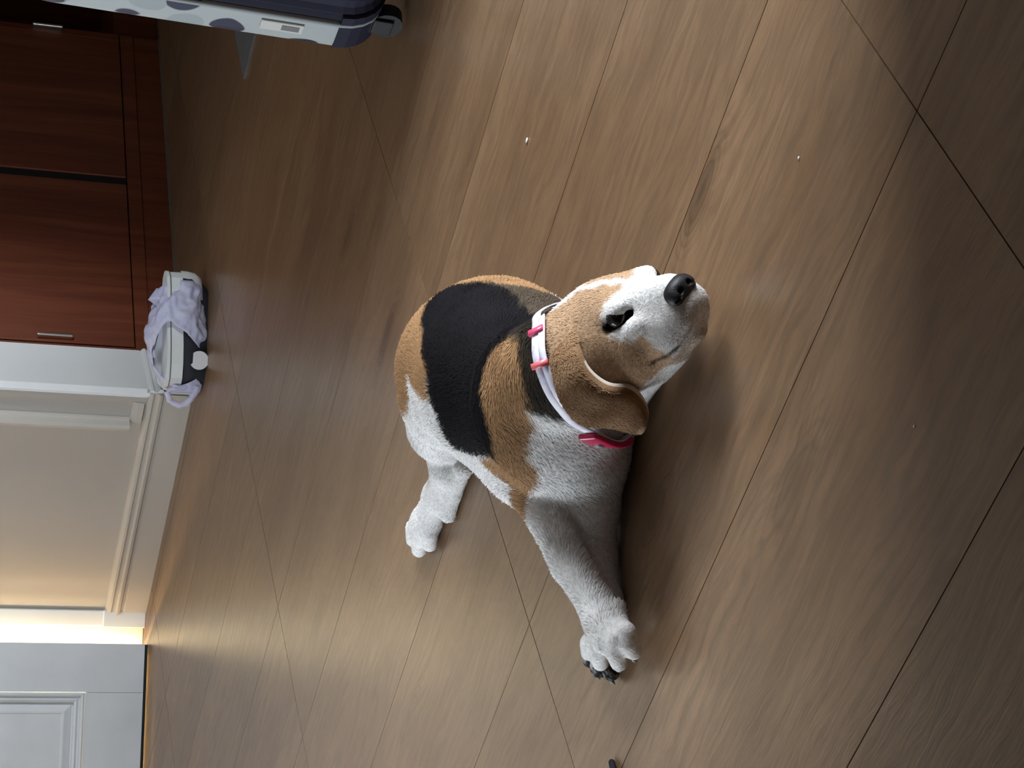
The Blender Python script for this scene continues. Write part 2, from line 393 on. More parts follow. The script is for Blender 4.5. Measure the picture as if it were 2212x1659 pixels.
# ------------------------------------------------------------------ implicit-surface modelling helpers
class Field:
    def __init__(s, lo, hi, h):
        s.lo = np.array(lo, np.float32); s.h = h
        s.n = tuple(int(math.ceil((hi[i] - lo[i]) / h)) + 1 for i in range(3))
        s.ax = [s.lo[i] + h * np.arange(s.n[i], dtype=np.float32) for i in range(3)]
        s.d = np.full(s.n, 0.05, np.float32)
    def _box(s, lo, hi, pad):
        sl = []
        for i in range(3):
            a = max(0, int((lo[i] - pad - s.lo[i]) / s.h)); b = min(s.n[i], int((hi[i] + pad - s.lo[i]) / s.h) + 2)
            sl.append(slice(a, max(a + 1, b)))
        g = np.meshgrid(*[s.ax[i][sl[i]] for i in range(3)], indexing='ij')
        return tuple(sl), np.stack(g, -1)
    def _comb(s, sl, e, k, sub):
        a = s.d[sl]
        if sub:
            h = np.clip(.5 - .5 * (a + e) / k, 0, 1); s.d[sl] = a * (1 - h) - e * h + k * h * (1 - h)
        else:
            h = np.clip(.5 + .5 * (a - e) / k, 0, 1); s.d[sl] = a * (1 - h) + e * h - k * h * (1 - h)
    def cone(s, a, b, r1, r2, k=0.02, sub=False):
        a = np.array(a, np.float32); b = np.array(b, np.float32); r = max(r1, r2)
        sl, P = s._box(np.minimum(a, b) - r, np.maximum(a, b) + r, 0.03 + k)
        ba = b - a; t = np.clip(((P - a) @ ba) / max(1e-9, float(ba @ ba)), 0, 1)
        e = np.linalg.norm(P - a - t[..., None] * ba, axis=-1) - (r1 + (r2 - r1) * t)
        s._comb(sl, e, k, sub)
    def chain(s, pts, rad, k=0.02, sub=False):
        for i in range(len(pts) - 1): s.cone(pts[i], pts[i + 1], rad[i], rad[i + 1], k if i == 0 else min(k, 0.012), sub)
    def ell(s, c, rad, axes=None, k=0.02, sub=False):
        c = np.array(c, np.float32); rad = np.array(rad, np.float32); m = rad.max()
        sl, P = s._box(c - m, c + m, 0.03 + k)
        q = P - c
        if axes is not None: q = q @ np.array(axes, np.float32).T
        k0 = np.linalg.norm(q / rad, axis=-1); k1 = np.linalg.norm(q / rad ** 2, axis=-1)
        e = k0 * (k0 - 1) / np.maximum(k1, 1e-6)
        s._comb(sl, e, k, sub)
    def floor(s, z=0.0015):
        s.d = np.maximum(s.d, z - s.ax[2][None, None, :])
    def mesh(s):
        d = s.d; ins = d < 0; n = s.n
        cnt = np.zeros([m - 1 for m in n], np.int16); acc = np.zeros([m - 1 for m in n] + [3], np.float32)
        base = [slice(0, -1)] * 3
        cells = np.zeros([m - 1 for m in n], np.uint8)
        for o in np.ndindex(2, 2, 2):
            cells += ins[tuple(slice(o[i], n[i] - 1 + o[i]) for i in range(3))]
        act = (cells > 0) & (cells < 8)
        I = np.argwhere(act); idx = -np.ones(act.shape, np.int64); idx[act] = np.arange(len(I))
        pos = np.zeros((len(I), 3)); num = np.zeros(len(I))
        for ax in range(3):
            for o in np.ndindex(2, 2):
                a = I.copy(); oth = [i for i in range(3) if i != ax]
                a[:, oth[0]] += o[0]; a[:, oth[1]] += o[1]
                b = a.copy(); b[:, ax] += 1
                da, db = d[tuple(a.T)], d[tuple(b.T)]
                cr = (da < 0) != (db < 0)
                t = np.where(cr, da / np.where(cr, da - db, 1), 0)
                p = a.astype(float); p[:, ax] += t
                pos[cr] += p[cr]; num[cr] += 1
        V = s.lo + s.h * pos / num[:, None]
        Q = []
        for ax in range(3):
            sa = [slice(None)] * 3; sb = [slice(None)] * 3
            sa[ax] = slice(0, -1); sb[ax] = slice(1, None)
            A, B = ins[tuple(sa)], ins[tuple(sb)]
            E = np.argwhere(A != B); u, v = [i for i in range(3) if i != ax]
            E = E[(E[:, u] > 0) & (E[:, v] > 0) & (E[:, u] < n[u] - 1) & (E[:, v] < n[v] - 1)]
            f = []
            for du, dv in ((0, 0), (-1, 0), (-1, -1), (0, -1)):
                c = E.copy(); c[:, u] += du; c[:, v] += dv; f.append(idx[tuple(c.T)])
            f = np.stack(f, 1); flip = A[tuple(E.T)] ^ (ax == 1)
            f[~flip] = f[~flip][:, ::-1]
            Q.append(f)
        return V, np.concatenate(Q)
def np_mesh(name, V, Q, m, parent=None, smooth=2):
    V = np.array(V, float)
    if smooth:
        e = np.concatenate([Q[:, [0, 1]], Q[:, [1, 2]], Q[:, [2, 3]], Q[:, [3, 0]]])
        for it in range(smooth):
            acc = np.zeros_like(V); c = np.zeros(len(V))
            np.add.at(acc, e[:, 0], V[e[:, 1]]); np.add.at(c, e[:, 0], 1)
            np.add.at(acc, e[:, 1], V[e[:, 0]]); np.add.at(c, e[:, 1], 1)
            V = V * 0.5 + 0.5 * acc / np.maximum(c, 1)[:, None]
    me = bpy.data.meshes.new(name)
    me.vertices.add(len(V)); me.vertices.foreach_set('co', V.astype(np.float32).ravel())
    me.loops.add(len(Q) * 4); me.loops.foreach_set('vertex_index', Q.astype(np.int32).ravel())
    me.polygons.add(len(Q)); me.polygons.foreach_set('loop_start', np.arange(0, len(Q) * 4, 4, dtype=np.int32))
    me.polygons.foreach_set('loop_total', np.full(len(Q), 4, np.int32))
    me.polygons.foreach_set('use_smooth', np.ones(len(Q), bool))
    me.update(calc_edges=True); me.validate()
    return link_obj(name, me, parent, m), V

# ------------------------------------------------------------------ suitcase at the right
def spotted():
    m = mat('spotted_shell_fabric', (0.6, 0.63, 0.62), 0.45); t = NT(m)
    co = t.n('ShaderNodeTexCoord').outputs['Object']
    wob = t.n('ShaderNodeTexNoise', i_Vector=co, i_Scale=9.0).outputs['Color']
    v = t.mix(0.03, co, wob, 'ADD')
    vo = t.n('ShaderNodeTexVoronoi', i_Vector=t.mapping(v, (1, 1, 0.75)), i_Scale=15.0, i_Randomness=0.8)
    pick = t.n('ShaderNodeSeparateColor', i_0=vo.outputs['Color'])
    dot = t.ramp(vo.outputs['Distance'], [(0.30, (1, 1, 1)), (0.33, (0, 0, 0))])
    isn = t.math('LESS_THAN', pick.outputs[0], 0.62)
    pale = t.math('MULTIPLY', dot, t.math('SUBTRACT', 1.0, isn))
    c = t.mix(t.math('MULTIPLY', pale, 0.5), (0.44, 0.48, 0.48), (0.25, 0.30, 0.32))
    c = t.mix(t.math('MULTIPLY', dot, isn), c, (0.012, 0.014, 0.045))
    t.link(c, t.b.inputs['Base Color']); t.bump(t.noise(co, 260, 3), 0.08, 0.001)
    return m
M['spot'] = spotted()
M['navy'] = mat('navy_fabric', (0.010, 0.011, 0.030), 0.75)
M['rubber'] = mat('black_rubber', (0.012, 0.012, 0.014), 0.55)
M['label'] = mat('white_label', (0.62, 0.62, 0.58), 0.5)
def rrect(w_, h_, r, n=6):
    p = []
    for cx, cz, a0 in ((w_ / 2 - r, h_ / 2 - r, 0), (-w_ / 2 + r, h_ / 2 - r, 90), (-w_ / 2 + r, -h_ / 2 + r, 180), (w_ / 2 - r, -h_ / 2 + r, 270)):
        for k in range(n + 1):
            a = math.radians(a0 + 90 * k / n); p.append((cx + r * math.cos(a), cz + r * math.sin(a)))
    return p
def rloft(bm, w_, h_, prof, cap0=True, cap1=True):
    """rounded-rectangle shell: prof = (y, inset, corner radius)"""
    loops = []
    for y, ins, r in prof:
        loops.append([bm.verts.new(Vector((a, y, b + h_ / 2))) for a, b in rrect(w_ - 2 * ins, h_ - 2 * ins, r)])
    n = len(loops[0])
    for A, B in zip(loops, loops[1:]):
        for k in range(n): bm.faces.new((A[k], A[(k + 1) % n], B[(k + 1) % n], B[k]))
    if cap0: bm.faces.new(loops[0])
    if cap1: bm.faces.new(loops[-1][::-1])
SW, SH = 0.36, 0.54
suit = empty('suitcase', (0, 0, 0))
tag(suit, 'white suitcase with navy spots and navy zip band, standing at the wardrobe end', 'suitcase')
SZ = 0.035
def sp(name, bm, m, parent=suit, smooth=False):
    o = obj(name, bm, m, parent, smooth)
    return o
bm = bmesh.new(); rloft(bm, SW, SH, [(0.150, 0.045, 0.03), (0.147, 0.02, 0.05), (0.139, 0.006, 0.06), (0.127, 0.0, 0.065), (0.085, 0.0, 0.065), (0.083, 0.004, 0.062)])
lid = sp('lid_shell', bm, M['spot'])
bm = bmesh.new(); rloft(bm, SW, SH, [(0.0835, 0.004, 0.062), (0.078, 0.001, .064), (0.070, 0.005, .062), (0.063, 0.001, .064), (0.055, 0.006, .062), (0.042, 0.006, .062), (0.034, 0.001, .064), (0.026, 0.005, .062), (0.019, 0.001, .064), (0.012, 0.005, .062), (0.006, 0.001, .064), (0.002, 0.004, 0.062)])
band = sp('zip_band', bm, M['navy'])
for y in (0.085, 0.001):
    bm = bmesh.new(); tube(bm, [(a, y, b + SH / 2) for a, b in rrect(SW + .004, SH + .004, .067)], 0.0035, 6, True)
    sp('piping', bm, mat('grey_piping', (0.33, 0.36, 0.37), 0.6), lid if y > .05 else suit, True)
bm = bmesh.new(); rloft(bm, SW, SH, [(0.002, 0.004, 0.062), (0.0, 0.0, 0.065), (-0.060, 0.0, 0.065), (-0.078, 0.006, 0.06), (-0.088, 0.02, 0.05), (-0.091, 0.045, .03)])
body = sp('body_shell', bm, M['spot'])
for sx in (-1, 1):
    for y in (-0.055, 0.10):
        bm = bmesh.new()
        # navy corner guard with the wheel below it
        rl = []
        for k in range(7):
            a = math.radians(180 + 90 * k / 6)
            rl.append((0.065 * math.cos(a), 0.065 * math.sin(a)))
        o2 = [(-.068 + .068 + p[0] * 1.06, p[1] * 1.06) for p in rl]
        poly = o2 + [(p[0] * 0.9, p[1] * 0.9) for p in rl[::-1]]
        prism(bm, poly, 'y', y - .032, y + .032)
        for v in bm.verts: v.co.x = (v.co.x - SW / 2 + .065) * (1 if sx < 0 else -1); v.co.z += 0.065
        sp('corner_guard', bm, M['navy'])
        bm = bmesh.new()
        wxp = sx * (SW / 2 - .035)
        tube(bm, [(wxp - .011, y, -.010), (wxp + .011, y, -.010)], 0.024, 18)
        wh = sp('wheel', bm, M['rubber'], suit, False)
        bm = bmesh.new(); bx(bm, wxp - .017, wxp - .0125, y - .014, y + .014, -.018, .012, .002); bx(bm, wxp + .0125, wxp + .017, y - .014, y + .014, -.018, .012, .002); bx(bm, wxp - .017, wxp + .017, y - .014, y + .014, .012, .018, .002)
        sp('wheel_fork', bm, M['rubber'], wh)
bm = bmesh.new(); tube(bm, [(-.06, .05, SH), (-.055, .05, SH + .025), (.055, .05, SH + .025), (.06, .05, SH)], 0.009, 8); sp('carry_handle', bm, M['navy'], suit, True)
bm = bmesh.new(); bx(bm, -SW / 2 - .0035, -SW / 2 - .0005, 0.098, 0.116, 0.115, 0.178, .0008); tg = sp('luggage_label', bm, M['label']); tg['label'] = 'small white label with a grey mark'
bm = bmesh.new(); bx(bm, -SW / 2 - .0041, -SW / 2 - .0036, 0.102, 0.112, 0.121, 0.147); sp('label_mark', bm, mat('grey_print', (0.18, 0.18, 0.18), 0.6), tg)
SA = math.radians(32)
suit.matrix_world = Matrix.Translation((0.700, 2.845, SZ)) @ Matrix.Rotation(SA, 4, 'Z') @ Matrix.Rotation(math.radians(2.6), 4, 'Y')

# ------------------------------------------------------------------ grey mat corner on the floor behind the suitcase
tip = at(530, 171); pa = at(512, 78); pb = at(553, 76)
bm = bmesh.new()
far = (pa + pb) / 2 + ((pa + pb) / 2 - tip) * 0.35
poly = [(p.x, p.y) for p in (tip, tip + (pb - tip) * 1.4, tip + (pa - tip) * 1.4)]
prism(bm, poly, 'z', 0.0, 0.004)
tag(obj('floor_mat', bm, paint('grey_mat_fabric', (0.10, 0.098, 0.10), 0.9, 0.1, 60)), 'pointed corner of a grey mat on the floor behind the suitcase', 'mat')

# ------------------------------------------------------------------ plastic bag with sneakers in front of the wall corner
By = 4.275
PB = Vector((0, By, 0)); NB = Vector((0, -1, 0))
def bp(x, y): q = hit(x, y, PB, NB); return q.x, q.z
def lilac():
    m = mat('thin_lilac_plastic', (0.80, 0.80, 0.93), 0.35); t = NT(m)
    co = t.n('ShaderNodeTexCoord').outputs['Object']
    f = t.noise(co, 30, 5, 0.6)
    c = t.ramp(f, [(0.3, (0.76, 0.76, 0.95)), (0.7, (0.88, 0.88, 0.98))])
    t.link(c, t.b.inputs['Base Color'])
    tr = t.n('ShaderNodeBsdfTranslucent', i_0=c); tp = t.n('ShaderNodeBsdfTransparent')
    mx = t.n('ShaderNodeMixShader', i_0=0.45, i_1=t.b.outputs[0], i_2=tr.outputs[0])
    mx2 = t.n('ShaderNodeMixShader', i_0=0.10, i_1=mx.outputs[0], i_2=tp.outputs[0])
    t.link(mx2.outputs[0], t.t.nodes['Material Output'].inputs[0])
    t.bump(t.noise(co, 55, 4, 0.6), 0.5, 0.004)
    return m
M['bag'] = lilac()
ST = [(604, 366, 428, .026), (620, 348, 432, .040), (645, 336, 438, .050), (675, 324, 444, .058), (705, 318, 448, .062), (740, 317, 452, .064), (772, 320, 456, .064), (798, 328, 456, .060), (818, 340, 450, .052), (834, 352, 444, .040), (846, 366, 438, .026)]
NS, NR = 84, 96
def interp(y):
    for a, b in zip(ST, ST[1:]):
        if a[0] <= y <= b[0]:
            f_ = (y - a[0]) / (b[0] - a[0]); return [a[i] + (b[i] - a[i]) * f_ for i in range(4)]
OPEN = [(367, 703), (388, 715), (410, 738), (432, 762), (449, 777), (451, 796), (432, 808), (410, 822), (384, 833), (362, 829), (344, 815), (330, 795), (326, 760), (331, 725), (345, 700), (358, 690)]
OP = [bp(*q) for q in OPEN]
def inpoly(x, y, P):
    c = False
    for i in range(len(P)):
        (x0, y0), (x1, y1) = P[i - 1], P[i]
        if (y0 > y) != (y1 > y) and x < (x1 - x0) * (y - y0) / (y1 - y0) + x0: c = not c
    return c
bm = bmesh.new(); rings = []
for i in range(NS + 1):
    y = 604 + (846 - 604) * i / NS
    _, tv, bv, ry = interp(y)
    x, zt = bp(tv, y); _, zb_ = bp(bv, y); zb_ = max(0.0, zb_)
    zc, rz = (zt + zb_) / 2, (zt - zb_) / 2
    ring = []
    for k in range(NR):
        a = 2 * math.pi * k / NR
        ca, sa_ = math.cos(a), math.sin(a)
        p = Vector((x, By - math.copysign(abs(ca) ** .85, ca) * ry, zc + math.copysign(abs(sa_) ** .8, sa_) * rz))
        q = p * 1.0
        nn = noise.noise(q * 22) * .010 + noise.noise(q * 60 + Vector((3, 1, 2))) * .005 - abs(noise.noise(Vector((q.x * 30 + q.z * 30, q.y * 40, q.z * 60 - q.x * 20)))) * .010 + abs(noise.noise(q * 90)) * .0015
        p += Vector((0, -ca, sa_)) * nn
        p.z = max(p.z, 0.0015 + 0.001 * noise.noise(q * 40))
        ring.append(bm.verts.new(p))
    rings.append(ring)
for i in range(NS):
    for k in range(NR):
        v4 = (rings[i][k], rings[i][(k + 1) % NR], rings[i + 1][(k + 1) % NR], rings[i + 1][k])
        c = sum((v.co for v in v4), Vector()) / 4
        if c.y < By + 0.012 and inpoly(c.x + c.y * 0 , c.z, OP): continue
        bm.faces.new(v4)
bmesh.ops.delete(bm, geom=[v for v in bm.verts if not v.link_faces], context='VERTS')
for it in range(14):                                                   # smooth the torn edge of the opening
    new = {}
    for v in bm.verts:
        nb = [e.other_vert(v) for e in v.link_edges if e.is_boundary]
        if len(nb) == 2: new[v] = v.co * .4 + (nb[0].co + nb[1].co) * .3
    for v, c in new.items(): v.co = c
bag = empty('plastic_bag', (0.05, By, 0)); tag(bag, 'crumpled lilac-white plastic bag holding shoes by the wall corner', 'bag')
def bpart(name, bm, smooth=True):
    for v in bm.verts: v.co -= Vector((0.05, By, 0))
    o = obj(name, bm, M['bag'], bag, smooth)
    s_ = o.modifiers.new('solid', 'SOLIDIFY'); s_.thickness = 0.0006
    return o
bpart('bag_film', bm)
def ribbon(bm, pts, wid, nseg=40, closed=True):
    """crumpled band along a closed path (list of (point, width direction))"""
    n = len(pts); L_ = []
    for i in range(nseg):
        f_ = i / nseg * n; a = int(f_) % n; b = (a + 1) % n; u_ = f_ - int(f_); u_ = u_ * u_ * (3 - 2 * u_)
        p = pts[a][0].lerp(pts[b][0], u_); w_ = pts[a][1].lerp(pts[b][1], u_)
        row = []
        for j in range(5):
            s_ = (j / 4 - .5)
            q = p + w_ * s_ * wid + Vector((0, -1, 0)) * (math.cos(s_ * 5) * .004)
            q += Vector((noise.noise(q * 70), noise.noise(q * 70 + Vector((9, 0, 0))), noise.noise(q * 70 + Vector((0, 7, 0))))) * .004
            q.z = max(q.z, .002); row.append(bm.verts.new(q))
        L_.append(row)
    for i in range(nseg if closed else nseg - 1):
        A, B = L_[i], L_[(i + 1) % nseg]
        for j in range(4): bm.faces.new((A[j], A[j + 1], B[j + 1], B[j]))
def b3(x, y, dy=0.0): q = hit(x, y, PB - Vector((0, -dy, 0)), NB); return q
bm = bmesh.new()
lp = [b3(x, y, -0.035) for x, y in ((362, 848), (380, 842), (408, 836), (425, 838), (416, 858), (404, 870), (388, 876), (368, 866))]
cen = sum(lp, Vector()) / len(lp)
ribbon(bm, [(p, (p - cen).normalized() + Vector((0, -.6, 0))) for p in lp], 0.016, 56)
bpart('bag_handle', bm)
bm = bmesh.new()
tp_ = [b3(360, 628), b3(340, 622), b3(318, 648), b3(326, 652), b3(345, 668), b3(368, 660)]
v_ = [bm.verts.new(p + Vector((0, .012 * math.sin(i * 2.1), 0))) for i, p in enumerate(tp_)]
cv = bm.verts.new(sum(tp_, Vector()) / 6 + Vector((0, -.014, 0)))
for i in range(6): bm.faces.new((v_[i], v_[(i + 1) % 6], cv))
bmesh.ops.subdivide_edges(bm, edges=bm.edges[:], cuts=3, use_grid_fill=True)
for v in bm.verts: v.co += Vector((0, -1, 0)) * noise.noise(v.co * 60) * .006
bpart('bag_flap', bm)

M['canvas'] = paint('black_canvas', (0.013, 0.013, 0.020), 0.75, 0.2, 90)
M['sole'] = mat('white_rubber_sole', (0.70, 0.72, 0.70), 0.45)
M['stripe'] = mat('dark_sole_line', (0.10, 0.11, 0.12), 0.5)
M['patch'] = mat('white_ankle_patch', (0.62, 0.60, 0.60), 0.55)
SOLE = [(-.118, .0), (-.114, .020), (-.100, .034), (-.07, .043), (-.03, .044), (.01, .038), (.05, .034), (.09, .033), (.115, .026), (.126, .012), (.129, 0)]
def outline(sc=1.0, off=0.0):
    up_ = [(x * sc, y * sc + (off if y > 0 else 0)) for x, y in SOLE]
    return up_ + [(x, -y) for x, y in up_[::-1][1:-1]]
def sneaker(label, loc, rot):
    """canvas shoe lying sole up; local x along the shoe, z up through the sole"""
    e = empty('sneaker'); tag(e, label, 'shoe', 'sneakers in the plastic bag')
    bm = bmesh.new(); prism(bm, outline(1.0), 'z', 0.0, 0.026); s1 = obj('sole', bm, M['sole'], e)
    bm = bmesh.new(); prism(bm, outline(1.015), 'z', 0.0275, 0.034); obj('outsole', bm, M['sole'], s1)
    bm = bmesh.new(); tube(bm, [(x * 1.01, y * 1.01, 0.0265) for x, y in outline(1.0)], .0012, 6, True); obj('sole_line', bm, M['stripe'], s1, True)
    bm = bmesh.new(); loops = []
    for z, sc, ys in ((0.002, .975, 1), (-.02, .96, 1.0), (-.045, .90, .92), (-.065, .80, .78), (-.075, .66, .6)):
        loops.append([bm.verts.new(Vector((x * sc - (.0 if z > -.03 else .02 * (-z - .03) / .04), y * sc * ys, z))) for x, y in outline(1.0)])
    n = len(loops[0])
    for A, B in zip(loops, loops[1:]):
        for k in range(n): bm.faces.new((A[k], A[(k + 1) % n], B[(k + 1) % n], B[k]))
    bm.faces.new(loops[0]); bm.faces.new(loops[-1][::-1])
    obj('canvas_upper', bm, M['canvas'], e, True)
    bm = bmesh.new(); loops = []
    for z, sc in ((0.001, 1.0), (-.012, 1.0), (-.03, .97), (-.042, .90)):
        loops.append([bm.verts.new(Vector((.132 * sc - (1 - math.cos(a)) * .07 * sc, .034 * math.sin(a) * sc, z))) for a in [math.radians(t_) for t_ in range(-80, 81, 16)]])
    for A, B in zip(loops, loops[1:]):
        for k in range(len(A) - 1): bm.faces.new((A[k], A[k + 1], B[k + 1], B[k]))
    bm.faces.new(loops[-1]); obj('toe_cap', bm, M['sole'], e, True)
    bm = bmesh.new()
    r = bmesh.ops.create_circle(bm, cap_ends=True, radius=.020, segments=28)
    r = bmesh.ops.extrude_face_region(bm, geom=bm.faces[:]); bmesh.ops.translate(bm, vec=(0, 0, .0015), verts=[v for v in r['geom'] if isinstance(v, bmesh.types.BMVert)])
    p = obj('ankle_patch', bm, M['patch'], e)
    p.matrix_local = Matrix.Translation((-.062, -.0430, -.034)) @ Matrix.Rotation(math.radians(90 - 14), 4, 'X')
    bm = bmesh.new(); bmesh.ops.create_circle(bm, radius=.004, segments=14)
    bm2 = bmesh.new(); tube(bm2, [(.0034 * math.cos(a * .449), .0034 * math.sin(a * .449), 0) for a in range(14)], .0012, 6, True); bm.free()
    q = obj('eyelet', bm2, M['chrome'], e, True); q.matrix_local = Matrix.Translation((-.006, -.0432, -.013)) @ Matrix.Rotation(math.radians(90), 4, 'X')
    e.matrix_world = Matrix.Translation(loc) @ rot
    return e
sx_, sz_ = bp(386, 745)
sneaker('black canvas sneaker with white sole, upside down in the open bag', (sx_ + .027, By - .006, sz_), Matrix.Rotation(math.radians(4), 4, 'Z') @ Matrix.Rotation(math.radians(-2), 4, 'Y'))
sx2, sz2 = bp(385, 612)
sneaker('second sneaker, its white rubber toe poking out of the bag end nearest the suitcase', (sx2 - .112, By + .044, 0.050), Matrix.Rotation(math.radians(-4), 4, 'Z') @ Matrix.Rotation(math.radians(80), 4, 'X'))

# ------------------------------------------------------------------ small things on the floor
def crumb(name, x, y, r, m, label, cat, el=1.5):
    p = at(x, y); bm = bmesh.new(); bmesh.ops.create_icosphere(bm, subdivisions=2, radius=r)
    for v in bm.verts:
        v.co *= 1 + .25 * noise.noise(v.co * 400 + Vector((x, y, 0)))
        v.co.x *= el; v.co.z *= .6
    z0 = min(v.co.z for v in bm.verts)
    for v in bm.verts: v.co.z -= z0
    o = obj(name, bm, m, None, True); o.location = p; o.rotation_euler = (0, 0, x)
    return tag(o, label, cat)
M['crumb'] = mat('white_crumb', (0.85, 0.83, 0.76), 0.6)
crumb('crumb', 1140, 304, .0019, M['crumb'], 'white crumb lying on the knot of a tile near the shadow edge', 'crumb', 2.0)
crumb('crumb', 1727, 341, .0013, M['crumb'], 'tiny pale crumb on the floor in front of the dog nose, towards the right', 'crumb', 1.1)
crumb('crumb', 1976, 921, .0011, M['crumb'], 'tiniest pale crumb on the floor nearest the camera', 'crumb', 1.1)
p0 = at(1326, 1641); p1 = at(1344, 1700)
bm = bmesh.new()
prism(bm, [(-.006, 0), (-.0055, .008), (0, .011), (.0055, .008), (.006, 0)], 'y', -.055, 0.0)
for v in bm.verts:
    if v.co.y > -.001: v.co.x *= .45; v.co.z *= .6
    v.co.z += .0005
bmesh.ops.bevel(bm, geom=bm.edges[:], offset=.0015, segments=2, affect='EDGES')
o = obj('strap_end', bm, mat('black_strap', (0.012, 0.012, 0.018), 0.5), None, True)
dv = (p0 - p1).normalized(); o.matrix_world = Matrix.Translation(p0) @ Matrix.Rotation(math.atan2(dv.y, dv.x) - math.pi / 2, 4, 'Z')
tag(o, 'tip of a black strap on the floor left of the dog paws', 'strap')

# ------------------------------------------------------------------ the dog
HS = 1.10
HF = Vector((0.353, -0.934, -0.059)).normalized(); HL = Vector((0.683, 0.300, -0.666)); HL = (HL - HF * HL.dot(HF)).normalized(); HU = HF.cross(HL)
HO = at(1352, 648, 0.086)
def hd(f_, l_, u_): return HO + (HF * f_ + HL * l_ + HU * u_) * HS
HAX = np.array([list(HF), list(HL), list(HU)])
F = Field((-0.36, 1.60, -0.006), (0.21, 2.68, 0.225), 0.0028)
A = at
# trunk
F.cone(A(1030, 797, .088), A(1105, 822, .092), .093, .094, .03)
F.cone(A(1105, 822, .092), A(1185, 875, .086), .094, .084, .03)
F.ell(A(1080, 748, .075), (.073, .10, .068), None, .04)               # far flank
F.ell(A(1170, 945, .062), (.066, .085, .058), None, .04)              # near shoulder
F.ell(A(1235, 950, .050), (.060, .055, .050), None, .04)              # fore chest
# hips and tail
F.ell(A(985, 835, .070), (.075, .065, .066), None, .03)
F.ell(A(1035, 715, .058), (.055, .085, .055), None, .03)
F.chain([A(1000, 770, .04), (0.06, 2.42, .02), (0.02, 2.50, .014), (-0.03, 2.52, .010)], [.02, .014, .011, .007], .02)
# neck
F.chain([A(1160, 840, .098), A(1212, 800, .110), A(1258, 778, .102), hd(-.055, 0, -.012)], [.070, .055, .053, .046], .02)
F.cone(A(1262, 890, .055), A(1305, 818, .058), .046, .040, .03)       # throat
F.cone(A(1330, 832, .046), hd(.0, -.004, -.052), .034, .022, .02)
# head
def hell(f_, l_, u_, rad, k=.012, sub=False): F.ell(hd(f_, l_, u_), [r * HS for r in rad], HAX, k, sub)
def hcone(a, b, r1, r2, k=.012, sub=False): F.cone(hd(*a), hd(*b), r1 * HS, r2 * HS, k, sub)
hell(-.046, -.002, -.008, (.056, .041, .040), .02)
hell(-.010, 0, -.008, (.036, .034, .028), .02)
for s in (-1, 1):
    hell(-.026, s * .030, -.032, (.042, .022, .032), .02)             # cheek
    hell(.009, s * .021, .002, (.018, .012, .009), .012)              # brow
    hell(.017, s * .027, -.020, (.018, .009, .008), .010)             # lower lid
    hell(.037, s * .012, -.039, (.026, .0145, .018), .012)            # flews
    hell(.020, s * .021, -.043, (.028, .013, .020), .012)
hcone((.004, 0, -.024), (.052, 0, -.030), .028, .0185, .016)
hcone((-.004, 0, -.002), (.056, 0, -.015), .016, .0115, .014)
hcone((-.03, 0, -.052), (.038, 0, -.057), .022, .011, .012)           # lower jaw
# mouth line
mp = [(.072, 0, -.044), (.064, .011, -.052), (.046, .025, -.057), (.028, .032, -.056), (.012, .036, -.052)]
for s in (-1, 1):
    for a, b in zip(mp, mp[1:]):
        hcone((a[0], a[1] * s, a[2]), (b[0], b[1] * s, b[2]), .0022, .0028, .003, True)
# eye openings
for s in (-1, 1):
    hcone((.004, s * .036, -.004), (.022, s * .0215, -.009), .0042, .0042, .003, True)
# left foreleg on the floor beneath it
F.chain([A(1270, 1010, .042), A(1284, 1090, .028), A(1293, 1200, .020), A(1310, 1300, .017), A(1300, 1385, .015)], [.040, .026, .0185, .016, .018], .022)
toesL = [((1280, 1395, .014), (1276, 1424, .010)), ((1297, 1405, .014), (1294, 1446, .010)), ((1312, 1408, .013), (1320, 1452, .009))]
for a, b in toesL: F.chain([A(*a), A(*b)], [.0115, .0098], .003)
# right foreleg, stretched out to the left and crossing over the other one
F.ell(A(1158, 1015, .056), (.042, .05, .048), None, .03)
F.cone(A(1225, 1075, .042), A(1268, 1135, .026), .022, .017, .014)
F.cone(A(1164, 1050, .068), A(1188, 1112, .070), .034, .0245, .014)
F.chain([A(1188, 1112, .070), A(1236, 1222, .055), A(1290, 1312, .043)], [.0240, .021, .019], .004)
F.chain([A(1290, 1312, .043), A(1306, 1350, .042), A(1318, 1376, .039)], [.019, .0200, .0195], .006)
F.cone(A(1300, 1335, .041), A(1343, 1366, .034), .0175, .0135, .008)
F.cone(A(1300, 1340, .041), A(1296, 1372, .038), .0170, .0130, .008)
toesR = [((1288, 1368, .038), (1272, 1410, .026)), ((1303, 1378, .043), (1297, 1432, .029)), ((1330, 1377, .041), (1337, 1433, .027)), ((1352, 1364, .034), (1368, 1408, .021))]
for a, b in toesR: F.chain([A(*a), (A(*a) + A(*b)) / 2 + Vector((0, -.002, .004)), A(*b)], [.0105, .0102, .0088], .0016)
F.cone(A(1336, 1310, .030), A(1346, 1322, .024), .007, .004, .006)    # dew claw pad
# right hind leg lying out to the side
F.chain([A(970, 862, .064), A(955, 925, .045), A(957, 975, .030)], [.058, .042, .022], .03)
F.chain([A(957, 975, .030), A(968, 1015, .026), A(947, 1070, .022), A(922, 1125, .021), A(912, 1146, .021)], [.021, .021, .019, .0195, .021], .012)
toesH = [((895, 1140, .020), (893, 1166, .013)), ((908, 1158, .022), (905, 1188, .013)), ((926, 1150, .019), (928, 1176, .012))]
for a, b in toesH: F.chain([A(*a), A(*b)], [.0125, .0105], .0035)
